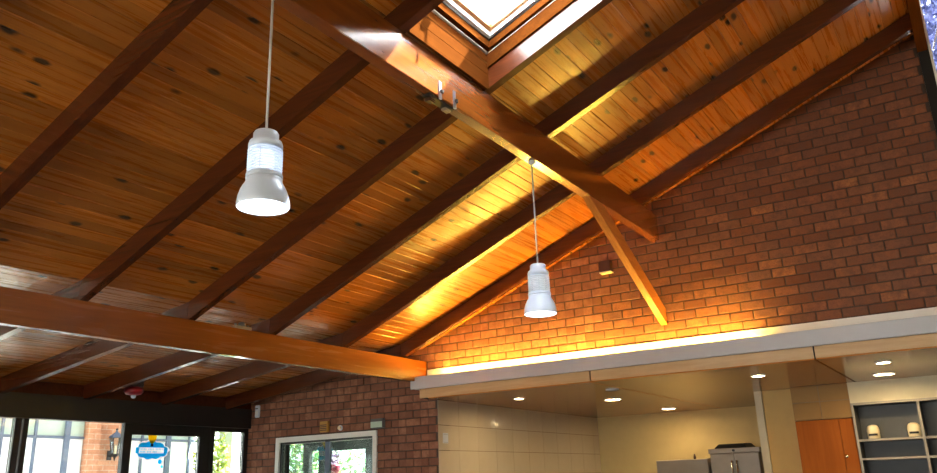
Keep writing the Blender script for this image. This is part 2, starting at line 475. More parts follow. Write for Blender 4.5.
rest = {False: bmesh.new(), True: bmesh.new()}
for i, (v, _, s_) in enumerate(vis):
    if v and i < 300:
        obj('plank', plank(*s_), M['pine'], ceiling_eave if s_[4] else ceiling)
    else:
        b2 = plank(*s_); me = bpy.data.meshes.new('tmp'); b2.to_mesh(me); b2.free(); rest[s_[4]].from_mesh(me); bpy.data.meshes.remove(me)
for k, par in ((False, ceiling), (True, ceiling_eave)):
    if len(rest[k].verts):
        o = obj('plank_remainder', rest[k], M['pine'], par); o['kind'] = 'stuff'

# ------------------------------------------------------------------ brick wall
BW, BH, JX, JZ = .2265, .0954, .011, .011
OX, OZ = -4.157, 1.342 + EYE             # a head joint of the bottom lit course and that course's foot
def roof_under(x): return (zb(x) if x <= XB else zb(max(x, XB + 1e-5))) + RD + .012
WIN = (-8.298, -6.543, .9, 2.15)         # window in the wall
KX = -5.6                                # left side of the kitchen opening
WL, KTOP = FAC_X - .05, 2.55
bm = bmesh.new()
def slab(x0, x1, z0, z1=None):
    z1a = roof_under(x0 + 1e-4) if z1 is None else z1; z1b = roof_under(x1 - 1e-4) if z1 is None else z1
    y0, y1 = WALL_Y + .009, WALL_Y + .24
    hexa(bm, [(x0, y0, z0), (x1, y0, z0), (x1, y1, z0), (x0, y1, z0), (x0, y0, z1a), (x1, y0, z1b), (x1, y1, z1b), (x0, y1, z1a)])
slab(WL, WIN[0], 0); slab(WIN[0], WIN[1], 0, WIN[2]); slab(WIN[0], WIN[1], WIN[3]); slab(WIN[1], XB, 0); slab(XB, KX, 0); slab(KX, XR + .005, KTOP); slab(XR + .005, HIGH_X, KTOP, OZ + .02); slab(1.5, HIGH_X, OZ + .02, TOP); slab(XR + .005, 1.5, 6.6, TOP)
wall_back = struct(obj('wall_back', bm, M['mortar']), 'red brown brick gable wall under the sloping roof')

bricks = []
def add_brick(x0, x1, z0, z1, full):
    bricks.append((x0, x1, z0, z1, full))
r0 = int(math.floor((0 - OZ) / BH)); r1 = int(math.ceil((5.9 - OZ) / BH))
for r in range(r0, r1):
    z0, z1 = OZ + r * BH + JZ / 2, OZ + (r + 1) * BH - JZ / 2
    if z1 < .1: continue
    off = 0 if r % 2 == 0 else BW / 2
    k0 = int(math.floor((WL - OX - off) / BW)) - 1; k1 = int(math.ceil((XR - OX - off) / BW)) + 1
    for k in range(k0, k1):
        a, b = OX + off + k * BW + JX / 2, OX + off + (k + 1) * BW - JX / 2
        if b < WL or a > XR: continue
        # clip against the openings
        spans = [(max(a, WL), min(b, XR + .004))]
        if z0 < 2.60: spans = [(p, min(q, KX)) for p, q in spans]
        if z0 < WIN[3] + .02 and z1 > WIN[2] - .02:
            n = []
            for p, q in spans:
                if q <= WIN[0] or p >= WIN[1]: n.append((p, q))
                else:
                    if p < WIN[0]: n.append((p, WIN[0]))
                    if q > WIN[1]: n.append((WIN[1], q))
            spans = n
        for p, q in spans:
            if q - p < .03: continue
            if z0 > max(roof_under(p), roof_under(q)) - .01: continue
            crosses = z1 > min(roof_under(p), roof_under(q))
            add_brick(p, q, z0, z1, (not crosses) and abs(q - p - (BW - JX)) < 1e-4)

def brick_bm(p, q, z0, z1, dy, cut):
    b = bmesh.new(); bx(b, p, q, WALL_Y + dy, WALL_Y + .03, z0, z1)
    if cut:
        xm = (p + q) / 2; t = TL if xm < XB else TS
        n = Vector((-t, 0, 1)).normalized()
        bmesh.ops.bisect_plane(b, geom=b.verts[:] + b.edges[:] + b.faces[:], plane_co=(xm, 0, roof_under(xm) - .002), plane_no=n, clear_outer=True)
        e = [q_ for q_ in b.edges if q_.is_boundary]
        if e: bmesh.ops.holes_fill(b, edges=e)
    f = [e for e in b.edges if all(abs(v.co.y - WALL_Y - dy) < 1e-5 for v in e.verts)]
    if f: bmesh.ops.bevel(b, geom=f, offset=.004, segments=1, affect='EDGES')
    return b

def shown(p):
    c = ((p[0] + p[1]) / 2, WALL_Y, (p[2] + p[3]) / 2); q = pix(c)
    if q is None or not (-5 < q[0] < 942 and -5 < q[1] < 478): return False
    if c[0] > KX and c[2] < OZ - .02: return False
    if c[0] > XB and c[2] > zb(c[0]) + .22: return False      # hidden behind the last rafter
    return True
order = sorted(range(len(bricks)), key=lambda i: (not shown(bricks[i]), cam_depth(((bricks[i][0] + bricks[i][1]) / 2, WALL_Y, bricks[i][2])) ))
shared = None
rest = bmesh.new()
for n_, i in enumerate(order):
    p, q, z0, z1, full = bricks[i]
    dy = rr.uniform(-.0025, .0025)
    cut = z1 > min(roof_under(p), roof_under(q)) - .002
    if n_ < 300:
        if full:
            if shared is None:
                o = obj('brick', brick_bm(p, q, z0, z1, 0, False), M['brick'], wall_back); shared = o.data; ref = (o.location.copy(), p, z0)
            else:
                o = link('brick', shared, None, wall_back)
                o.location = ref[0] + Vector((p - ref[1], dy, z0 - ref[2]))
        else:
            b = brick_bm(p, q, z0, z1, dy, cut)
            if len(b.verts) > 3: obj('brick', b, M['brick'], wall_back)
            else: b.free()
    else:
        b = brick_bm(p, q, z0, z1, dy, cut)
        me = bpy.data.meshes.new('tmp'); b.to_mesh(me); b.free(); rest.from_mesh(me); bpy.data.meshes.remove(me)
M['brick_rest'] = brick_stuff_mat('red_brown_brick_daylit_tint', BW, BH, OX, OZ % (2 * BH), False)  # paler copy of the same brick: lower wall's daylight put into its colour
o = obj('brick_remainder', rest, M['brick_rest'], wall_back); o['kind'] = 'stuff'

# white upstand that the hidden tubes light, above the fascia
struct(box('trim_1', KX - .13, HIGH_X, WALL_Y - .02, WALL_Y - .004, 2.60, OZ - .006, M['white_paint']), 'white upstand board glowing above the fascia')

# ------------------------------------------------------------------ the rest of the shell
struct(box('floor', -9.6, HIGH_X + .2, REAR_Y - .2, 12.9, -.12, 0, M['carpet']))
bm = bmesh.new()
bx(bm, HIGH_X, HIGH_X + .2, REAR_Y, 12.9, 0, TOP)
struct(obj('wall_right', bm, M['plaster']))
bm = bmesh.new()
def rear(x0, x1, z0, z1=None):
    za = roof_under(x0 + 1e-4) if z1 is None else z1; zc_ = roof_under(x1 - 1e-4) if z1 is None else z1
    y0, y1 = REAR_Y - .2, REAR_Y
    hexa(bm, [(x0, y0, z0), (x1, y0, z0), (x1, y1, z0), (x0, y1, z0), (x0, y0, za), (x1, y0, zc_), (x1, y1, zc_), (x0, y1, za)])
rear(-9.6, XB, 0); rear(XB, -5.75, 0); rear(-5.75, -.3, 0, .6); rear(-5.75, -.3, 2.4); rear(-.3, XR, 0); rear(XR, HIGH_X, 0, TOP)  # unseen wall, its opening sized to let fill daylight onto the fascia
struct(obj('wall_rear', bm, M['plaster']))

# ------------------------------------------------------------------ beams, brace and rafters
def roof_beam(x0, x1, y0, y1, zlow, name, label, cat, slope_top, mat):
    bm = bmesh.new()
    za, zc_ = (zb(x0), zb(x1)) if slope_top else (slope_top_z, slope_top_z)
    hexa(bm, [(x0, y0, zlow), (x1, y0, zlow), (x1, y1, zlow), (x0, y1, zlow), (x0, y0, za), (x1, y0, zc_), (x1, y1, zc_), (x0, y1, za)])
    bmesh.ops.bevel(bm, geom=[e for e in bm.edges if abs((e.verts[0].co - e.verts[1].co).y) > 1], offset=.004, segments=2, affect='EDGES')
    return tag(obj(name, bm, mat), label, cat)
UB0, UB1, UBZ = -2.735, -2.645, 3.92
hb = empty('roof_beam', (-2.69, 2.0, UBZ))
bm = bmesh.new()
hexa(bm, [(UB0, REAR_Y, UBZ), (UB1, REAR_Y, UBZ), (UB1, WALL_Y - .001, UBZ), (UB0, WALL_Y - .001, UBZ),
          (UB0, REAR_Y, zb(UB0)), (UB1, REAR_Y, zb(UB1)), (UB1, WALL_Y - .001, zb(UB1)), (UB0, WALL_Y - .001, zb(UB0))])
bmesh.ops.bevel(bm, geom=[e for e in bm.edges if abs((e.verts[0].co - e.verts[1].co).y) > 1], offset=.004, segments=2, affect='EDGES')
obj('beam_timber', bm, M['high_beam'], hb)
tag(hb, 'high timber roof beam lit white by the skylight, ending at the brick wall', 'beam')
bm = bmesh.new(); bx(bm, -5.843, -5.753, REAR_Y, WALL_Y - .001, 2.68, 2.941)
bmesh.ops.bevel(bm, geom=[e for e in bm.edges if abs((e.verts[0].co - e.verts[1].co).y) > 1], offset=.004, segments=2, affect='EDGES')
tag(obj('roof_beam', bm, M['beam']), 'low timber beam crossing the lower left, ending over the kitchen fascia', 'beam')
# brace from the high beam down to the wall
bm = bmesh.new()
ax, bx_ = UB0 + .012, UB1 - .008
bl = lambda y: UBZ - .01 - .52 * (y - 6.244)                # underside of the brace
yt = lambda off: 6.244 + (off - .011) / .52                   # where a line off above it meets the beam's underside
ye = WALL_Y - .004
hexa(bm, [(ax, yt(0.0), UBZ - .0005), (bx_, yt(0.0), UBZ - .0005), (bx_, ye, bl(ye)), (ax, ye, bl(ye)), (ax, yt(.17), UBZ - .0005), (bx_, yt(.17), UBZ - .0005), (bx_, ye, bl(ye) + .17), (ax, ye, bl(ye) + .17)])
tag(obj('brace', bm, M['strut']), 'slanting timber brace from the high beam down to the brick wall', 'brace')

names = ['nearest the viewer, out of frame', 'just outside the upper left of the frame', 'farthest left in view', 'meeting the high beam just left of the skylight', 'on the right side of the skylight, its face lit white',
         'third from the brick wall', 'second from the brick wall', 'closest to the brick wall']
for i, y in enumerate(RAF_Y):
    bm = bmesh.new()
    rbx(bm, XB + .002, XR, y, y + RW, 0, RD)
    lab = 'dark stained sloping roof rafter ' + names[i]
    tag(obj('rafter', bm, M['rafter']), lab, 'rafter', 'sloping rafters of the main roof')
lown = {0: 'nearest the viewer, out of frame', 1: 'outside the left frame edge', 2: 'hidden behind the low beam at the left', 3: 'at the far left edge under the low beam', 4: 'ending left of the red alarm sounder', 5: 'passing just above the red alarm sounder',
        6: 'second from the brick wall', 7: 'running along the brick wall above the motion sensor'}
for i, y in enumerate(RAF_Y):
    bm = bmesh.new()
    f = zb; x0, x1 = -9.7, XB - .002
    hexa(bm, [(x0, y, f(x0)), (x1, y, f(x1)), (x1, y + RW, f(x1)), (x0, y + RW, f(x0)), (x0, y, f(x0) + RD), (x1, y, f(x1) + RD), (x1, y + RW, f(x1) + RD), (x0, y + RW, f(x0) + RD)])
    lab = 'low pitched eave rafter ' + lown[i]
    tag(obj('eave_rafter', bm, M['rafter']), lab, 'rafter', 'low eave rafters')

# blocking boards between the eave rafters, above the header
for i, (a, b) in enumerate(zip(RAF_Y, RAF_Y[1:] + [WALL_Y])):
    y0 = a + RW
    if b - y0 < .05: continue
    bm = bmesh.new(); x0, x1 = -8.88, -8.85
    hexa(bm, [(x0, y0, zb(-8.83) + .026), (x1, y0, zb(-8.83) + .026), (x1, b, zb(-8.83) + .026), (x0, b, zb(-8.83) + .026), (x0, y0, zb(x0) + RD), (x1, y0, zb(x1) + RD), (x1, b, zb(x1) + RD), (x0, b, zb(x0) + RD)])
    o = obj('trim_%d' % (10 + i), bm, M['rafter']); struct(o)

# ------------------------------------------------------------------ skylight in its well
sk = empty('window_1', (-1.9, 3.98, zb(-1.9) + .3)); struct(sk, 'roof skylight in a timber lined well between two rafters')
bm = bmesh.new(); hexa(bm, [(SK_X0 - .02, SK_Y0, zb(UB1) + .0), (SK_X0, SK_Y0, zb(UB1) + .0), (SK_X0, SK_Y1, zb(UB1)), (SK_X0 - .02, SK_Y1, zb(UB1)),
                            (SK_X0 - .02, SK_Y0, zb(SK_X0) + .10), (SK_X0, SK_Y0, zb(SK_X0) + .10), (SK_X0, SK_Y1, zb(SK_X0) + .10), (SK_X0 - .02, SK_Y1, zb(SK_X0) + .10)])
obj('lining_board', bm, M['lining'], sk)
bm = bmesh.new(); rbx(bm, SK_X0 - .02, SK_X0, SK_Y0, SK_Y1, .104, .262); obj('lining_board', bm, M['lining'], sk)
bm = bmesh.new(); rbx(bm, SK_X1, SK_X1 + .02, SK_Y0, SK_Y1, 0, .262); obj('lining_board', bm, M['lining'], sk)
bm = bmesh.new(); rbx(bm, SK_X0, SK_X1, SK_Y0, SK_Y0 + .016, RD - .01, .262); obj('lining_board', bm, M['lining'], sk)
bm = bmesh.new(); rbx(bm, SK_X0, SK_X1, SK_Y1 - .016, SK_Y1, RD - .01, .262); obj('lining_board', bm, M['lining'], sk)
def ring(name, ins, wd, oa, ob, mat):
    bm = bmesh.new(); x0, x1, y0, y1 = SK_X0 - .02 + ins, SK_X1 + .02 - ins, SK_Y0 - .02 + ins, SK_Y1 + .02 - ins
    rbx(bm, x0, x0 + wd, y0, y1, oa, ob); rbx(bm, x1 - wd, x1, y0, y1, oa, ob)
    rbx(bm, x0 + wd, x1 - wd, y0, y0 + wd, oa, ob); rbx(bm, x0 + wd, x1 - wd, y1 - wd, y1, oa, ob)
    return obj(name, bm, mat, sk)
ring('white_seal', 0.0, .034, .264, .274, M['white_paint'])
ring('fixed_frame', 0.0, .062, .276, .33, M['lining'])
ring('frame_gasket', .05, .018, .332, .342, M['black'])
ring('inner_reveal', .03, .055, .344, .38, M['white_paint'])
sash = ring('sash', .05, .062, .382, .43, M['sash'])
bm = bmesh.new(); rbx(bm, SK_X0 + .08, SK_X1 - .08, SK_Y0 + .08, SK_Y1 - .08, .405, .411); obj('pane', bm, M['frosted'], sk)
xh, yh = SK_X0 + .12, 3.80
bm = bmesh.new(); bx(bm, xh - .01, xh + .05, yh, yh + .06, zb(xh) + .345, zb(xh) + .375); obj('latch', bm, M['alu'], sk)
bm = bmesh.new(); tube(bm, (xh + .03, yh + .05, zb(xh) + .35), (xh + .12, yh + .13, zb(xh) + .34), .012, 8); obj('latch_handle', bm, M['mullion'], sk)
# roof flashing kerb outside the well
bm = bmesh.new()
rbx(bm, SK_X0 - .05, SK_X0 - .021, SK_Y0 - .05, SK_Y1 + .05, RD + .035, .43); rbx(bm, SK_X1 + .021, SK_X1 + .05, SK_Y0 - .05, SK_Y1 + .05, RD + .035, .43)
rbx(bm, SK_X0 - .021, SK_X1 + .021, SK_Y0 - .05, SK_Y0 - .021, RD + .035, .43); rbx(bm, SK_X0 - .021, SK_X1 + .021, SK_Y1 + .021, SK_Y1 + .05, RD + .035, .43)
obj('flashing_kerb', bm, M['roof'], sk)

# two metal spring clips on the high beam with a dark fitting under it
for k, (yy, lab) in enumerate(((3.86, 'upper left of two small metal clips on the high beam'), (4.03, 'lower right of two small metal clips on the high beam'))):
    e = empty('beam_clip', (UB1, yy, UBZ))
    bm = bmesh.new(); bx(bm, UB1, UB1 + .007, yy, yy + .028, UBZ + .03, UBZ + .11); obj('clip_plate', bm, M['alu'], e)
    bm = bmesh.new(); lathe(bm, [(.0, 0), (.013, 0), (.013, .02), (.0, .02)], (UB1 + .018, yy + .016, UBZ + .022), 12, False); obj('screw_knob', bm, M['black'], e)
    bm = bmesh.new(); bx(bm, UB1 - .002, UB1 + .012, yy + .004, yy + .024, UBZ - .02, UBZ + .03); obj('clip_foot', bm, M['alu'], e)
    tag(e, lab, 'clip', 'clips on the high beam')
e = empty('track_fitting', (-2.70, 3.94, UBZ - .05))
bm = bmesh.new(); bx(bm, -2.72, -2.66, 3.78, 4.07, UBZ - .018, UBZ - .001); obj('mounting_plate', bm, M['black'], e)
bm = bmesh.new(); bx(bm, -2.725, -2.67, 3.80, 3.87, UBZ - .04, UBZ - .018); bmesh.ops.bevel(bm, geom=bm.edges[:], offset=.008, segments=2, affect='EDGES'); obj('terminal_box', bm, M['brown_box'], e)
bm = bmesh.new(); bx(bm, -2.715, -2.67, 3.98, 4.05, UBZ - .04, UBZ - .018); bmesh.ops.bevel(bm, geom=bm.edges[:], offset=.008, segments=2, affect='EDGES'); obj('terminal_box', bm, M['steel'], e)
tag(e, 'small dark fitting under the high beam below the clips', 'fitting')

# ------------------------------------------------------------------ fascia, kitchen soffit
ZC = 2.465
FT, FB = 1.231 + EYE, 1.085 + EYE
FX0 = -5.82
struct(box('trim_2', FX0, HIGH_X, 7.75, 7.772, FB, FT, M['fascia'], bevel=.002), 'long grey white fascia board over the kitchen')
# trough that holds the tubes: floor of the ledge behind the fascia
struct(box('trim_3', FX0 + .01, HIGH_X, 7.773, WALL_Y - .022, FB + .005, FB + .03, M['white_paint']))
ks = struct(box('ceiling_kitchen', FX0 + .12, HIGH_X, 7.83, 12.75, ZC + .012, ZC + .05, M['dark_gap']), 'glossy wood veneer kitchen ceiling')
JN = [-5.60, -3.48, -1.25, HIGH_X]
for a, b in zip(JN, JN[1:]):
    box('ceiling_panel', a + .008, b - .008, 7.80, 12.74, ZC, ZC + .0118, M['veneer'], ks)
ed = struct(box('trim_4', FX0 + .1, HIGH_X, 7.812, 7.828, ZC + .013, FB + .004, M['dark_gap']), 'pale wood strip under the fascia')
JE = [FX0 + .10, -3.48, -1.25, HIGH_X]
for a, b in zip(JE, JE[1:]):
    box('edge_strip', a + .008, b - .008, 7.79, 7.811, ZC - .001 if False else ZC + .0125, FB - .001, M['veneer_edge'], ed)

# hidden tubes on the ledge
for k in range(3):
    x0 = -5.50 + k * 1.27
    e = empty('tube_light', (x0 + .6, 7.88, FB + .031))
    bm = bmesh.new(); bx(bm, x0, x0 + 1.2, 7.862, 7.898, FB + .031, FB + .115); obj('batten', bm, M['white_plastic'], e)
    bm = bmesh.new(); tube(bm, (x0 + .02, 7.88, FB + .133), (x0 + 1.18, 7.88, FB + .133), .013, 12); obj('tube', bm, M['tube'], e, True)
    bm = bmesh.new(); bx(bm, x0, x0 + .019, 7.868, 7.892, FB + .1152, FB + .148); obj('end_holder', bm, M['white_plastic'], e)
    bm = bmesh.new(); bx(bm, x0 + 1.181, x0 + 1.2, 7.868, 7.892, FB + .1152, FB + .148); obj('end_holder', bm, M['white_plastic'], e)
    tag(e, ('leftmost', 'middle', 'rightmost')[k] + ' of three warm tube lights hidden on the ledge behind the fascia', 'tube light', 'tube lights behind the fascia')

# downlights
DL = [(-4.845, 8.676, .060, True, 'downlight in the kitchen ceiling nearest the low beam'),
      (-4.078, 9.80, .098, True, 'wide downlight in the kitchen ceiling beside the unlit one'),
      (-3.605, 8.658, .060, False, 'unlit small downlight in the kitchen ceiling'),
      (-4.07, 11.90, .098, True, 'deepest downlight, close to the kitchen back wall'),
      (-1.962, 8.646, .060, True, 'small downlight in front of the tan stub wall'),
      (-.768, 8.512, .060, True, 'smaller of two downlights over the grey shelves'),
      (-.88, 9.60, .098, True, 'wider of two downlights over the grey shelves')]
for x, y, r, on, lab in DL:
    e = empty('downlight', (x, y, ZC - .012))
    bm = bmesh.new(); lathe(bm, [(r, -.0005), (r + .016, -.0005), (r + .014, -.009), (r, -.012), (r, -.0005)], (x, y, ZC), 32, False); obj('trim_ring', bm, M['white_plastic'], e, True)
    bm = bmesh.new(); lathe(bm, [(.001, -.0045), (r - .0005, -.0045), (r - .0005, -.001), (.001, -.001)], (x, y, ZC), 32)
    obj('diffuser', bm, (M['downlight_big'] if r > .08 else M['downlight']) if on else M['white_plastic'], e)
    tag(e, lab, 'downlight', 'kitchen downlights')

# ------------------------------------------------------------------ kitchen shell and tiles
KB = 12.70
tw = struct(box('wall_kitchen_left', KX - .22, KX - .006, WALL_Y + .245, KB + .2, 0, ZC + .011, M['grout']), 'cream tiled kitchen side wall')
# reveal of the brick wall's end, tiles start at its front
struct(box('trim_5', KX - .006, KX - .0005, WALL_Y + .002, WALL_Y + .24, 0, ZC - .001, M['grout']))
TY, TZ0, TZ = .4475, ZC - .026, .296
tile_me = None
for c in range(11):
    for r in range(9):
        y0, y1 = WALL_Y + .004 + c * TY, min(WALL_Y + .004 + (c + 1) * TY, KB) - .005
        z1 = ZC - .004 - r * TZ if r else ZC - .004
        z0 = max(z1 - TZ + .006, .005)
        if z1 < .02 or y1 - y0 < .05: continue
        box('tile', KX - .0055 if c else KX, KX + .004, y0, y1, z0, z1, M['tile'], tw)
struct(box('wall_kitchen_back', KX - .2, HIGH_X, KB, KB + .2, 0, ZC + .011, M['warm_wall']), 'warm lit plaster wall at the back of the kitchen')

# stub wall with pale edge
st = struct(box('wall_stub', -2.35, -1.985, 10.42, 10.55, 0, ZC - .001, M['tan_paint']), 'tan stub wall beside the tall cabinet')
struct(box('trim_6', -2.44, -2.352, 10.38, 10.55, 0, ZC - .001, M['pale_trim']), 'pale post at the edge of the tan stub wall')
# panels over the tall cabinet
pb = struct(box('trim_7', -1.98, -1.345, 10.262, 10.6, 2.07, ZC - .002, M['grout']), 'pale panels above the tall cabinet')
for x0, x1 in ((-1.978, -1.672), (-1.666, -1.347)):
    for z0, z1 in ((2.072, 2.272), (2.278, ZC - .003)):
        box('panel', x0, x1, 10.25, 10.261, z0, z1, M['panel_tan'], pb)

# tall cabinet
e = empty('tall_cabinet', (-1.66, 10.5, 0))
box('body', -1.98, -1.345, 10.27, 10.75, 0.0, 2.066, M['cabinet'], e)
for x0, x1, kx in ((-1.976, -1.500, None), (-1.494, -1.349, -1.468)):
    dr = box('door', x0, x1, 10.25, 10.269, .06, 2.062, M['cabinet'], e, bevel=.002)
    if kx:
        bm = bmesh.new(); tube(bm, (kx, 10.249, 1.64), (kx, 10.225, 1.64), .007, 10); tube(bm, (kx, 10.225, 1.64), (kx, 10.212, 1.64), .016, 16)
        obj('knob', bm, M['chrome'], dr, True)
tag(e, 'orange wood tall cabinet with two doors and a chrome knob', 'cabinet')

# wall over the shelves and the shelving
struct(box('wall_shelf', -1.342, HIGH_X, 10.24, 10.75, 2.228, ZC - .001, M['plaster']), 'pale wall above the grey shelves')
e = empty('shelving', (-.3, 10.4, 0))
SX0, SX1, SY0, SY1 = -1.34, .7, 10.22, 10.56
box('back_panel', SX0 + .02, SX1 - .02, SY1 - .015, SY1, .02, 2.2, M['shelf_grey'], e)
for x0 in (SX0, -.672, SX1 - .026):
    u = box('upright', x0, x0 + .026, SY0 + .004, SY1 - .016, .0, 2.2, M['shelf_grey'], e)
    box('edging', x0, x0 + .026, SY0, SY0 + .0035, 0, 2.2, M['shelf_edge'], u)
u = box('top_board', SX0, SX1, SY0 + .004, SY1, 2.2005, 2.226, M['shelf_grey'], e)
box('edging', SX0, SX1, SY0 - .006, SY0 + .0035, 2.2005, 2.226, M['shelf_edge'], u)
for zz in (1.808, 1.603, 1.25, .85, .45):
    for x0, x1 in ((SX0 + .0265, -.6725), (-.6455, SX1 - .0265)):
        u = box('shelf', x0, x1, SY0 + .004, SY1 - .0155, zz - .012, zz + .012, M['shelf_grey'], e)
        box('edging', x0, x1, SY0, SY0 + .0035, zz - .012, zz + .012, M['shelf_edge'], u)
tag(e, 'dark grey open shelving with pale edging at the right', 'shelving')

def canister(x, y, z, lab):
    e = empty('canister', (x, y, z))
    bm = bmesh.new()
    lathe(bm, [(.0005, .001), (.060, .001), (.064, .006), (.066, .05), (.067, .095), (.062, .125), (.048, .146), (.026, .156), (.0005, .158)], (x, y, z), 28, True)
    obj('body', bm, M['cream'], e, True)
    bm = bmesh.new()
    for i in range(9):
        a0, a1 = math.radians(-90 - 44 + i * 9.6), math.radians(-90 - 44 + (i + 1) * 9.6)
        q = lambda a, r, h: (x + r * math.cos(a), y + r * math.sin(a), z + h)
        hexa(bm, [q(a0, .060, .034), q(a1, .060, .034), q(a1, .0685, .034), q(a0, .0685, .034), q(a0, .060, .058), q(a1, .060, .058), q(a1, .0685, .058), q(a0, .0685, .058)])
    obj('slot', bm, M['black'], e)
    bm = bmesh.new(); torus(bm, (x, y, z + .085), .0665, .003, 28, 6); obj('rim', bm, M['cream'], e, True)
    tag(e, lab, 'canister', 'canisters on the grey shelf')
canister(-1.165, 10.34, 1.8205, 'cream domed canister with dark slot, alone mid shelf near the cabinet')
canister(-.752, 10.34, 1.8205, 'cream domed canister with dark slot, against the shelf divider')

# fridge, metal cupboard and things on top
e = empty('fridge', (-3.95, 12.0, 0))
box('body', -4.34, -3.56, 11.92, 12.36, .05, 1.715, M['fridge'], e, bevel=.006)
box('plinth', -4.32, -3.58, 11.95, 12.34, 0, .0495, M['black'], e)
dr = box('door', -4.338, -3.562, 11.875, 11.9195, .09, 1.712, M['fridge'], e, bevel=.006)
bm = bmesh.new(); bx(bm, -3.66, -3.63, 11.845, 11.8745, 1.1, 1.5); obj('handle', bm, M['alu'], dr)
tag(e, 'pale grey fridge against the kitchen back wall', 'fridge')
e = empty('metal_cupboard', (-3.18, 12.0, 0))
box('body', -3.53, -2.84, 11.92, 12.36, 0, 1.775, M['steel'], e, bevel=.004)
box('top_rail', -3.55, -2.82, 11.90, 12.37, 1.7755, 1.845, M['steel'], e, bevel=.006)
for x0, x1, hx in ((-3.527, -3.187, -3.22), (-3.183, -2.843, -3.15)):
    dr = box('door', x0, x1, 11.895, 11.9195, .06, 1.77, M['steel'], e, bevel=.003)
    bm = bmesh.new(); tube(bm, (hx, 11.865, 1.15), (hx, 11.865, 1.67), .009, 10); tube(bm, (hx, 11.8945, 1.66), (hx, 11.86, 1.66), .013, 10); tube(bm, (hx, 11.8945, 1.16), (hx, 11.86, 1.16), .013, 10)
    obj('handle', bm, M['chrome'], dr, True)
bm = bmesh.new(); tube(bm, (-3.185, 11.8995, 1.81), (-3.185, 11.885, 1.81), .018, 14); obj('lock', bm, M['black'], e)
tag(e, 'stainless steel two door cupboard beside the pale post', 'cupboard')
bm = bmesh.new()
hexa(bm, [(-3.47, 11.93, 1.846), (-3.0, 11.93, 1.846), (-2.95, 12.3, 1.846), (-3.5, 12.3, 1.846), (-3.40, 11.95, 1.905), (-3.05, 11.95, 1.905), (-3.02, 12.28, 1.915), (-3.43, 12.28, 1.915)])
bmesh.ops.bevel(bm, geom=bm.edges[:], offset=.008, segments=2, affect='EDGES')
tag(obj('black_tray', bm, M['black']), 'black tray lying on top of the steel cupboard', 'tray')
bm = bmesh.new(); lathe(bm, [(.018, 0), (.022, .02), (.016, .05), (.01, .065), (.011, .075)], (-3.80, 12.05, 1.716), 16); o = obj('small_bottle', bm, M['brown_box'], None, True)
tag(o, 'tiny dark bottle standing on the fridge', 'bottle')
e = empty('wall_notice', (KX + .004, 8.14, 1.97))
box('plate', KX + .0042, KX + .010, 8.09, 8.20, 1.955, 2.075, M['white_plastic'], e)
box('frame_line', KX + .0102, KX + .012, 8.10, 8.19, 1.965, 1.968, M['mullion'], e); box('frame_line', KX + .0102, KX + .012, 8.10, 8.19, 2.060, 2.063, M['mullion'], e)
tag(e, 'small white square plate on the tiles beside the brick corner', 'plate')

# ------------------------------------------------------------------ eave facade
HZ = .82 + EYE
bm = bmesh.new()
x0, x1, zh = -8.97, -8.83, zb(-8.83) + .025
bx(bm, x0, x1, REAR_Y, WALL_Y - .001, HZ, zh)
struct(obj('wall_left', bm, M['dark_frame']), 'dark header over the glazed eave front')
win_n = [2]
def bay(y0, y1, ztop, z0=.05, fr=.05):
    win_n[0] += 1
    bm = bmesh.new(); a, b = FAC_X - .035, FAC_X + .035
    bx(bm, a, b, y0 - fr, y0, z0, HZ - .001); bx(bm, a, b, y1, y1 + fr, z0, HZ - .001)
    bx(bm, a, b, y0, y1, ztop, HZ - .001); bx(bm, a, b, y0, y1, z0, z0 + .1)
    o = struct(obj('window_%d' % win_n[0], bm, M['dark_frame']), 'dark framed glazed bay of the eave front')
    box('pane', FAC_X - .004, FAC_X + .004, y0 + .001, y1 - .001, z0 + .101, ztop - .001, M['glass'], o)
    return o
for y0, y1 in ((-3.9, -2.75), (-2.6, -1.45), (-1.3, -.15), (0.0, 1.15), (1.3, 2.45), (2.6, 3.41)): bay(y0, y1, HZ - .01, fr=.07)
bay(3.56, 4.712, HZ - .004, fr=.07)
bay(4.859, 6.037, HZ - .002, fr=.055)
bay(7.405, 7.923, HZ - .055, fr=.07)
# door
bm = bmesh.new(); a, b = FAC_X - .03, FAC_X + .03
dy0, dy1, dz = 6.149, 7.167, .687 + EYE
bx(bm, a, b, dy0 - .054, dy0, .01, HZ - .002); bx(bm, a, b, dy1, dy1 + .16, .01, HZ - .002); bx(bm, a, b, dy0, dy1, dz, HZ - .002); bx(bm, a, b, dy0, dy1, .01, .22)
dr = struct(obj('door_1', bm, M['dark_frame']), 'dark framed glass door with a blue cloud sticker')
box('pane', FAC_X - .004, FAC_X + .004, dy0 + .001, dy1 - .001, .221, dz - .001, M['glass'], dr)
bm = bmesh.new(); tube(bm, (FAC_X + .07, dy1 + .06, .9), (FAC_X + .07, dy1 + .06, 1.3), .014, 12); tube(bm, (FAC_X + .031, dy1 + .06, .95), (FAC_X + .07, dy1 + .06, .95), .01, 10); tube(bm, (FAC_X + .031, dy1 + .06, 1.25), (FAC_X + .07, dy1 + .06, 1.25), .01, 10)
obj('door_handle', bm, M['chrome'], dr, True)
bm = bmesh.new(); bx(bm, FAC_X - .03, FAC_X + .03, dy1 + .16, 7.334, .01, HZ - .002); struct(obj('trim_8', bm, M['dark_frame']))

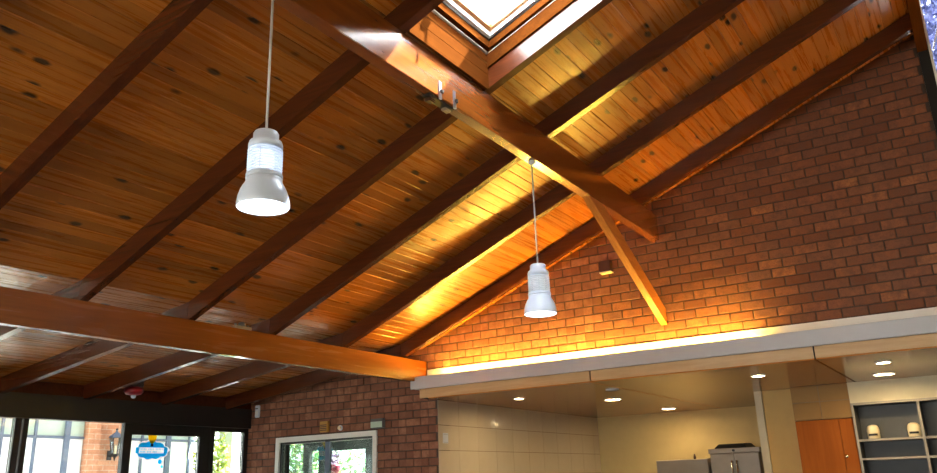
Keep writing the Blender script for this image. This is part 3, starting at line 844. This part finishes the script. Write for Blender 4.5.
# cloud sticker
e = empty('cloud_sticker', (FAC_X + .006, 6.46, 2.0))
def cloud_outline(cy, cz, sy, sz, grow):
    lobes = [(-.85, -.05, .30), (-.55, .42, .40), (-.05, .55, .45), (.45, .45, .40), (.85, .1, .34), (.75, -.3, .32), (.3, -.5, .36), (-.2, -.55, .36), (-.62, -.4, .32)]
    pts = []
    for i in range(96):
        a = 2 * math.pi * i / 96; best = 0
        u, v = math.cos(a), math.sin(a)
        for ly, lz, r in lobes:
            bb = u * ly + v * lz; cc = ly * ly + lz * lz - r * r; disc = bb * bb - cc
            if disc > 0: best = max(best, bb + math.sqrt(disc))
        pts.append((cy + u * best * sy + u * grow, cz + v * best * sz + v * grow))
    return pts
CY, CZ_ = 6.462, .502 + EYE
bm = bmesh.new(); prism_yz(bm, cloud_outline(CY, CZ_, .205, .115, .018), FAC_X + .0045, FAC_X + .0055); obj('white_border', bm, M['cloud_white'], e)
for zz, side in ((CZ_ + .036, 1), (CZ_ - .034, -1)):            # blue film above and below the pale lettering band
    bm = bmesh.new(); prism_yz(bm, cloud_outline(CY, CZ_, .205, .115, .0), FAC_X + .0056, FAC_X + .0066)
    bmesh.ops.bisect_plane(bm, geom=bm.verts[:] + bm.edges[:] + bm.faces[:], plane_co=(0, 0, zz), plane_no=(0, 0, -side), clear_outer=True)
    obj('blue_cloud', bm, M['cloud_blue'], e)
box('blue_cloud', FAC_X + .0056, FAC_X + .0066, CY - .228, CY - .182, CZ_ - .0338, CZ_ + .0358, M['cloud_blue'], e)
box('blue_cloud', FAC_X + .0056, FAC_X + .0066, CY + .178, CY + .232, CZ_ - .0338, CZ_ + .0358, M['cloud_blue'], e)
for k in range(16):
    y0 = CY - .175 + k * .0215
    if k not in (5, 10): box('lettering', FAC_X + .0056, FAC_X + .0066, y0, y0 + .008, CZ_ + .008, CZ_ + .028, M['cloud_blue'], e)
for k in range(12):
    y0 = CY - .165 + k * .0205
    if k not in (4, 8): box('lettering', FAC_X + .0056, FAC_X + .0066, y0, y0 + .008, CZ_ - .026, CZ_ - .006, M['cloud_blue'], e)
bm = bmesh.new(); prism_yz(bm, [(CY - .07, CZ_ + .185), (CY + .06, CZ_ + .185), (CY + .052, CZ_ + .14), (CY + .012, CZ_ + .085), (CY - .022, CZ_ + .085), (CY - .062, CZ_ + .14)], FAC_X + .0068, FAC_X + .0078); obj('yellow_bulb', bm, M['bulb_yellow'], e)
box('bulb_base', FAC_X + .0068, FAC_X + .0078, CY - .022, CY + .014, CZ_ + .05, CZ_ + .084, M['black'], e)
for cy, cz, r in ((CY + .13, CZ_ - .135, .028), (CY + .165, CZ_ - .195, .017)):
    bm = bmesh.new(); prism_yz(bm, [(cy + r * math.cos(2 * math.pi * i / 20), cz + r * math.sin(2 * math.pi * i / 20)) for i in range(20)], FAC_X + .0056, FAC_X + .0066); obj('thought_bubble', bm, M['cloud_blue'], e)
tag(e, 'blue cloud sticker with yellow light bulb on the glass door', 'sticker')

# ------------------------------------------------------------------ window in the brick wall
bm = bmesh.new(); fw = .055
wx0, wx1, wz0, wz1 = WIN
for q in ((wx0 - .01, wx0 + fw, wz0, wz1 + .01), (wx1 - fw, wx1 + .01, wz0, wz1 + .01), (wx0 + fw, wx1 - fw, wz1 - fw, wz1 + .01), (wx0 + fw, wx1 - fw, wz0, wz0 + fw)):
    bx(bm, q[0], q[1], WALL_Y - .02, WALL_Y + .10, q[2], q[3])
wo = struct(obj('window_2', bm, M['white_paint']), 'white framed window in the brick wall')
bm = bmesh.new()
for q in ((wx0 + fw, wx0 + fw + .025, wz0 + fw, wz1 - fw), (wx1 - fw - .025, wx1 - fw, wz0 + fw, wz1 - fw), (wx0 + fw, wx1 - fw, wz1 - fw - .03, wz1 - fw), (wx0 + fw, wx1 - fw, wz0 + fw, wz0 + fw + .03)):
    bx(bm, q[0], q[1], WALL_Y + .01, WALL_Y + .05, q[2], q[3])
obj('inner_frame', bm, M['dark_frame'], wo)
box('mullion', -7.42, -7.345, WALL_Y + .01, WALL_Y + .05, wz0 + fw + .03, wz1 - fw - .03, M['mullion'], wo)
for a, b in ((wx0 + fw + .026, -7.421), (-7.344, wx1 - fw - .026)):
    box('pane', a, b, WALL_Y + .026, WALL_Y + .032, wz0 + fw + .031, wz1 - fw - .031, M['dark_glass'], wo)

# porch beyond that window: dark framed glazing with garden behind
e = empty('porch_screen', (-9.6, 10.5, 0))
PY0, PY1 = 10.46, 10.54
for x0, x1 in ((-11.6, -11.45), (-10.21, -10.06), (-9.84, -9.68), (-8.80, -8.62), (-7.3, -7.15)):
    box('post', x0, x1, PY0, PY1, 0, 2.60, M['dark_frame'], e)
box('head', -11.45, -10.212, PY0, PY1, 2.28, 2.60, M['dark_frame'], e)
box('head', -10.059, -9.842, PY0, PY1, 2.10, 2.60, M['dark_frame'], e)
box('head', -9.679, -8.801, PY0, PY1, 2.08, 2.60, M['dark_frame'], e)
box('head', -8.619, -7.301, PY0, PY1, 2.08, 2.60, M['dark_frame'], e)
tag(e, 'dark framed porch screen seen through the brick wall window', 'screen')
tag(box('porch_roof', -11.7, -5.85, 8.26, 10.7, 2.61, 2.68, M['dark_frame']), 'dark porch roof slab beyond the brick wall window', 'roof')
tag(box('porch_side_wall', -5.95, -5.83, 8.26, 10.7, 0, 2.605, M['dark_frame']), 'dark porch side wall beyond the brick wall window', 'wall')

def foliage(name, c, rx, ry, rz, n, size, mat, lab, cat, trunk=True, seed=1, group=None):
    g = random.Random(seed)
    e = empty(name, (c[0], c[1], 0))
    bm = bmesh.new()
    for _ in range(n):
        while True:
            v = Vector((g.uniform(-1, 1), g.uniform(-1, 1), g.uniform(-1, 1)))
            if .25 < v.length < 1: break
        p = Vector((c[0] + v.x * rx, c[1] + v.y * ry, c[2] + v.z * rz))
        a = Vector((g.uniform(-1, 1), g.uniform(-1, 1), g.uniform(-1, .6))).normalized(); b = a.orthogonal().normalized()
        b.rotate(Matrix.Rotation(g.uniform(0, 6.28), 3, a))
        s_ = size * g.uniform(.6, 1.3)
        nn = a.cross(b)
        q = [p - a * s_, p + b * s_ * .42 + nn * s_ * .12, p + a * s_, p - b * s_ * .42 + nn * s_ * .12]
        bm.faces.new([bm.verts.new(k) for k in q])
    me = bpy.data.meshes.new('foliage'); bm.to_mesh(me); bm.free(); o = link('foliage', me, mat, e); o.location = -e.location; o['kind'] = 'stuff'
    if trunk:
        for k in range(3):
            bm = bmesh.new(); tube(bm, (c[0] + (k - 1) * .06, c[1] + .03 * k, 0), (c[0] + (k - 1) * rx * .4, c[1] + (k - 1) * ry * .2, c[2] + rz * .3), .022, 8); obj('stem', bm, M['bark'], e)
    tag(e, lab, cat, group)
foliage('garden_shrub', (-12.4, 12.5, 1.6), .8, .5, 1.2, 1500, .07, M['leaf_dark'], 'leafy green shrub seen at the left of the brick wall window', 'shrub', seed=2)
foliage('garden_shrub', (-12.5, 13.9, 1.6), .8, .5, 1.2, 1100, .07, M['leaf_dark'], 'green shrub behind the middle of the brick wall window', 'shrub', seed=3)
foliage('garden_tree', (-13.9, 16.2, 2.0), 1.9, .9, 1.8, 2200, .08, M['leaf_grey'], 'silvery green tree seen at the right of the brick wall window', 'tree', seed=4)
# hanging pot
e = empty('hanging_pot', (-10.1, 11.15, 1.75))
bm = bmesh.new(); lathe(bm, [(.07, 0), (.105, .05), (.125, .13), (.12, .155), (.10, .155)], (-10.1, 11.15, 1.72), 24); obj('pot', bm, M['maroon'], e, True)
bm = bmesh.new(); tube(bm, (-10.1, 11.15, 1.88), (-10.1, 11.15, 2.75), .006, 8); obj('hanger', bm, M['bark'], e)
g = random.Random(9); bm = bmesh.new()
for _ in range(160):
    v = Vector((g.gauss(0, .06), g.gauss(0, .06), abs(g.gauss(.08, .07)))); a = Vector((g.uniform(-1, 1), g.uniform(-1, 1), g.uniform(-1, 1))).normalized() * .035; b = a.orthogonal().normalized() * .014
    p = Vector((-10.1, 11.15, 1.88)) + v
    bm.faces.new([bm.verts.new(k) for k in (p - a, p + b, p + a, p - b)])
me = bpy.data.meshes.new('leaves'); bm.to_mesh(me); bm.free(); o = link('leaves', me, M['leaf_purple'], e); o.location = -e.location; o['kind'] = 'stuff'
tag(e, 'maroon hanging pot with purple leaves outside the brick wall window', 'plant pot')

# ------------------------------------------------------------------ devices
def sensor(x, y, z):
    e = empty('motion_sensor', (x, y, z))
    bm = bmesh.new(); bx(bm, x - .042, x + .042, y - .038, y - .004, z - .085, z + .085); bmesh.ops.bevel(bm, geom=bm.edges[:], offset=.009, segments=2, affect='EDGES'); obj('housing', bm, M['white_plastic'], e)
    bm = bmesh.new(); bx(bm, x - .026, x + .026, y - .044, y - .0385, z - .06, z + .01); obj('lens', bm, M['blind'], e)
    bm = bmesh.new(); bx(bm, x - .024, x + .024, y - .042, y - .0385, z + .03, z + .045); obj('slot', bm, M['shelf_grey'], e)
    tag(e, 'white motion sensor on the brick wall by the eave', 'sensor')
sensor(-8.69, WALL_Y, 1.047 + EYE)
e = empty('wall_sounder', (-7.405, WALL_Y, 2.20))
bm = bmesh.new(); bx(bm, -7.475, -7.335, WALL_Y - .05, WALL_Y - .004, 2.185, 2.325); bmesh.ops.bevel(bm, geom=bm.edges[:], offset=.006, segments=2, affect='EDGES'); obj('case', bm, M['ochre'], e)
for k in range(4): box('grille_bar', -7.46, -7.35, WALL_Y - .056, WALL_Y - .0505, 2.205 + k * .022, 2.216 + k * .022, M['brown_box'], e)
tag(e, 'square ochre box on the brick above the window', 'sounder')
e = empty('push_button', (-7.142, WALL_Y, 2.2))
bm = bmesh.new(); tube(bm, (-7.142, WALL_Y - .004, 2.225), (-7.142, WALL_Y - .02, 2.225), .034, 20); obj('back_plate', bm, M['white_plastic'], e)
bm = bmesh.new(); tube(bm, (-7.142, WALL_Y - .0202, 2.225), (-7.142, WALL_Y - .045, 2.225), .022, 20); obj('button', bm, M['cream'], e)
tag(e, 'small round white button on the brick beside the ochre box', 'button')
e = empty('emergency_light', (-6.49, WALL_Y, 2.2))
bm = bmesh.new(); bx(bm, -6.60, -6.40, WALL_Y - .06, WALL_Y - .004, 2.18, 2.30); bmesh.ops.bevel(bm, geom=bm.edges[:], offset=.006, segments=2, affect='EDGES'); obj('case', bm, M['shelf_grey'], e)
box('lens', -6.59, -6.41, WALL_Y - .067, WALL_Y - .0605, 2.19, 2.262, M['green_lens'], e)
tag(e, 'pale green emergency light on the brick at the window corner', 'emergency light')
e = empty('wall_light', (-3.27, WALL_Y, 3.64))
bm = bmesh.new(); bx(bm, -3.325, -3.20, WALL_Y - .08, WALL_Y - .004, 3.66, 3.785); bmesh.ops.bevel(bm, geom=bm.edges[:], offset=.004, segments=2, affect='EDGES'); obj('case', bm, M['brown_box'], e)
box('lower_lip', -3.33, -3.195, WALL_Y - .086, WALL_Y - .004, 3.646, 3.6595, M['cream'], e)
tag(e, 'small brown box with cream lower lip high on the brick wall', 'box')

# red alarm sounder under the eave boards
ax_, ay_ = -8.42, 5.80
az = zb(ax_) + RD
e = empty('alarm_sounder', (ax_, ay_, az - .2))
bm = bmesh.new(); bx(bm, ax_ - .075, ax_ + .075, ay_ - .075, ay_ + .075, az - .085, az - .001); obj('device_box', bm, M['shelf_grey'], e)
bm = bmesh.new(); lathe(bm, [(.07, -.0855), (.105, -.10), (.11, -.14), (.085, -.17), (.04, -.18)], (ax_, ay_, az), 28); obj('bell', bm, M['red'], e, True)
bm = bmesh.new(); lathe(bm, [(.028, -.1805), (.03, -.195), (.018, -.212), (.004, -.216)], (ax_ + .0, ay_ - .0, az), 16); obj('strobe_lens', bm, M['white_plastic'], e, True)
tag(e, 'red alarm sounder on a grey box under the eave boards', 'alarm')
# small device standing on the low beam
sx_, sy_, sz_ = -5.79, 5.07, 2.9415
e = empty('device_box', (sx_, sy_, sz_))
bm = bmesh.new(); bx(bm, sx_ - .035, sx_ + .035, sy_ - .10, sy_ + .10, sz_, sz_ + .03); bmesh.ops.bevel(bm, geom=bm.edges[:], offset=.005, segments=2, affect='EDGES'); obj('base', bm, M['shelf_edge'], e)
bm = bmesh.new(); lathe(bm, [(.036, .0305), (.034, .055), (.022, .07), (.004, .074)], (sx_, sy_, sz_), 24); obj('dome', bm, M['shelf_grey'], e, True)
for k in (-1, 1):
    bm = bmesh.new(); tube(bm, (sx_, sy_ + k * .075, sz_ + .0305), (sx_, sy_ + k * .075, sz_ + .05), .012, 12); obj('cable_gland', bm, M['shelf_grey'], e)
tag(e, 'small grey junction box standing on the low beam', 'junction box')

# ------------------------------------------------------------------ pendants
def pendant(x, y, zbot, ztop_beam, core, lab):
    e = empty('pendant_lamp', (x, y, zbot))
    c = (x, y, zbot)
    bm = bmesh.new(); lathe(bm, [(.1215, 0), (.1235, .004), (.1225, .022), (.118, .052), (.109, .082), (.098, .104), (.089, .119), (.0855, .130), (.0855, .142), (.0825, .142), (.0825, .129), (.086, .117), (.095, .102), (.106, .080), (.115, .051), (.1195, .022), (.1195, 0), (.1215, 0)], c, 48, False); obj('shade', bm, M['white_plastic'], e, True)
    bm = bmesh.new(); lathe(bm, [(.001, .004), (.119, .004), (.119, .009), (.001, .009)], c, 40); obj('diffuser', bm, M['lamp_disc'], e)
    bm = bmesh.new(); lathe(bm, [(.03, .1425), (.086, .1425), (.087, .148), (.087, .160), (.083, .166), (.03, .166)], c, 40); obj('collar', bm, M['white_plastic'], e, True)
    bm = bmesh.new(); lathe(bm, [(.038, .167), (.042, .18), (.042, .27), (.038, .284)], c, 24); obj('lamp', bm, core, e, True)
    for k in range(9):
        bm = bmesh.new(); torus(bm, (x, y, zbot + .1735 + k * .0138), .0775, .0058, 36, 8); obj('prism_ring', bm, M['prism'], e, True)
    for k in range(3):
        a = math.radians(-62 + k * 120); bm = bmesh.new(); tube(bm, (x + .069 * math.cos(a), y + .069 * math.sin(a), zbot + .1665), (x + .069 * math.cos(a), y + .069 * math.sin(a), zbot + .2915), .003, 8); obj('support_rod', bm, M['alu'], e)
    bm = bmesh.new(); lathe(bm, [(.07, .292), (.081, .293), (.082, .316), (.077, .332), (.066, .340), (.061, .342), (.061, .374), (.055, .384), (.008, .390)], c, 40); obj('cap', bm, M['white_plastic'], e, True)
    bm = bmesh.new(); tube(bm, (x, y, zbot + .3905), (x, y, ztop_beam), .0065, 10); obj('cord', bm, M['cord'], e, True)
    bm = bmesh.new(); lathe(bm, [(.03, -.0005), (.03, -.012), (.012, -.03), (.0068, -.032)], (x, y, ztop_beam), 20, False); obj('ceiling_rose', bm, M['white_plastic'], e, True)
    tag(e, lab, 'pendant lamp', 'pendant lamps')
pendant(-2.68, 2.435, 1.257 + EYE, UBZ - .0005, M['lamp_core'], 'larger looking white pendant lamp, hanging nearer at the left')
pendant(-2.69, 5.213, 1.182 + EYE, UBZ - .0005, M['lamp_core_dim'], 'smaller looking white pendant lamp, hanging before the brick wall')

# ------------------------------------------------------------------ taller lantern bay at the top right
tr = struct(box('trim_9', XR + .001, XR + .088, REAR_Y, WALL_Y - .002, zb(XR) - .03, zb(XR) + .42, M['lining']), 'timber trimmer along the top edge of the board ceiling')
struct(box('wall_lantern', XR + .02, XR + .10, REAR_Y, 8.24, zb(XR) + .422, TOP, M['plaster']), 'wall of the lantern bay above the roof edge')
struct(box('ceiling_lantern', XR, HIGH_X + .2, REAR_Y - .2, 8.26, TOP + .001, TOP + .1, M['plaster']), 'flat ceiling of the lantern bay')
e = empty('window_14', (.8, 8.0, OZ + .02)); struct(e, 'tall metal framed gable window at the top right')
GZ0, GZ1 = OZ + .021, 6.599
box('dark_jamb', .0605, .150, WALL_Y - .01, WALL_Y + .12, GZ0, GZ1, M['dark_frame'], e)
box('frame', .1505, .172, WALL_Y - .02, WALL_Y + .07, GZ0, GZ1, M['white_paint'], e)
box('frame', 1.46, 1.499, WALL_Y - .02, WALL_Y + .07, GZ0, GZ1, M['alu'], e)
box('sill_frame', .1725, 1.4595, WALL_Y - .02, WALL_Y + .07, GZ0, GZ0 + .05, M['alu'], e)
box('head_frame', .1725, 1.4595, WALL_Y - .02, WALL_Y + .07, GZ1 - .05, GZ1, M['alu'], e)
box('pane', .1725, 1.4595, WALL_Y + .02, WALL_Y + .026, GZ0 + .051, GZ1 - .051, M['blue_glass'], e)
bm = bmesh.new(); tube(bm, (.185, WALL_Y - .012, 5.25), (.36, WALL_Y - .012, 5.75), .007, 8); obj('stay_bar', bm, M['chrome'], e)

# ------------------------------------------------------------------ courtyard outside the eave front
struct(box('floor_courtyard', -60, 60, -60, 60, -.30, -.13, M['concrete']))
EX = -13.0
e = empty('courtyard_wing', (EX, 7.0, 0))
box('wall', EX - .4, EX - .12, 0, 10.55, 0, 3.1, M['white_paint'], e)
box('eave', EX - .5, EX + 1.5, -.3, 10.8, 3.12, 3.24, M['pale_render'], e)  # out of view, made deep to keep the sun off the wing's face
ys = [1.0, 2.1, 3.2, 4.3, 5.4, 6.1, 6.75, 7.285, 7.80]
def ext_bay(y0, y1):
    o = box('window_panel', EX - .115, EX - .09, y0 + .02, y1 - .02, .2, .905 + EYE, M['blind'], e)
    box('transom_light', EX - .115, EX - .09, y0 + .02, y1 - .02, .955 + EYE, 3.08, M['pale_green'], e)
    box('transom', EX - .12, EX - .06, y0 + .02, y1 - .02, .91 + EYE, .95 + EYE, M['mullion'], e)
for a, b in zip(ys, ys[1:]): ext_bay(a, b)
for y in ys[:-1]: box('mullion', EX - .12, EX - .05, y - .019, y + .019, 0, 3.08, M['mullion'], e)
box('mullion', EX - .12, EX - .03, 7.781, 7.86, 0, 3.08, M['mullion'], e)
ext_bay(7.84, 8.15)
box('brick_pier', EX - .118, EX + .03, 8.14, 8.37, 0, 3.1, M['ext_brick'], e)
box('brick_pier', EX - .118, EX - .04, 8.371, 9.02, 0, 3.1, M['ext_brick'], e)
ext_bay(9.0, 9.30); ext_bay(9.26, 9.80); ext_bay(9.86, 10.32); ext_bay(10.3, 10.52)
for y, w2 in ((9.27, .019), (9.83, .05), (10.31, .02)): box('mullion', EX - .12, EX - .05, y - w2, y + w2, 0, 3.08, M['mullion'], e)
tag(e, 'courtyard wing with white panels and grey mullions outside the glass', 'building')
# lantern on the pier
lx, ly, lz = EX + .13, 8.61, .60 + EYE
e = empty('wall_lantern', (lx, ly, lz))
bm = bmesh.new(); lathe(bm, [(.10, .33), (.125, .335), (.11, .36), (.06, .40), (.02, .43), (.018, .46)], (lx, ly, lz), 6); obj('roof_cap', bm, M['mullion'], e)
bm = bmesh.new(); lathe(bm, [(.016, .461), (.024, .475), (.016, .49)], (lx, ly, lz), 12); obj('finial', bm, M['black'], e)
for k in range(6):
    a = math.radians(k * 60); bm = bmesh.new(); tube(bm, (lx + .068 * math.cos(a), ly + .068 * math.sin(a), lz + .06), (lx + .10 * math.cos(a), ly + .10 * math.sin(a), lz + .329), .009, 6); obj('cage_bar', bm, M['black'], e)
bm = bmesh.new(); lathe(bm, [(.055, .06), (.088, .328)], (lx, ly, lz), 6); obj('lantern_glass', bm, M['glass'], e)
bm = bmesh.new(); lathe(bm, [(.004, -.06), (.014, -.03), (.02, 0), (.07, .04), (.072, .0595)], (lx, ly, lz), 6); obj('base_cup', bm, M['black'], e)
bm = bmesh.new(); tube(bm, (EX - .038, ly, lz + .03), (lx - .06, ly, lz + .03), .014, 8); bx(bm, EX - .0385, EX - .02, ly - .04, ly + .04, lz - .04, lz + .12); obj('wall_bracket', bm, M['black'], e)
bm = bmesh.new(); lathe(bm, [(.02, .062), (.022, .16), (.012, .2)], (lx, ly, lz), 12); obj('candle', bm, M['cream'], e)
tag(e, 'black carriage lantern on the courtyard brick pier', 'lantern')
foliage('courtyard_shrub', (-12.2, 10.12, 1.7), .35, .33, 1.2, 1300, .055, M['leaf'], 'yellow green shrub seen through the narrow window by the brick wall', 'shrub', seed=5)
bm = bmesh.new(); bx(bm, -12.55, -12.15, 10.56, 11.0, 0, 3.115); bmesh.ops.bevel(bm, geom=bm.edges[:], offset=.01, segments=2, affect='EDGES')
e = empty('courtyard_post', (-12.35, 10.8, 0)); obj('shaft', bm, M['pale_render'], e); box('base_block', -12.58, -12.12, 10.53, 11.03, -.019, .0 - .0005, M['pale_render'], e)
tag(e, 'pale grey square post outside the narrow window by the brick wall', 'post')

foliage('garden_tree', (.7, 14.6, 8.2), 1.1, .8, 2.4, 3000, .12, M['leaf_shade'], 'added tree darkening the view through the gable window at the top right', 'tree', seed=8)  # added tree, breaks up and darkens the bright sky behind the pane
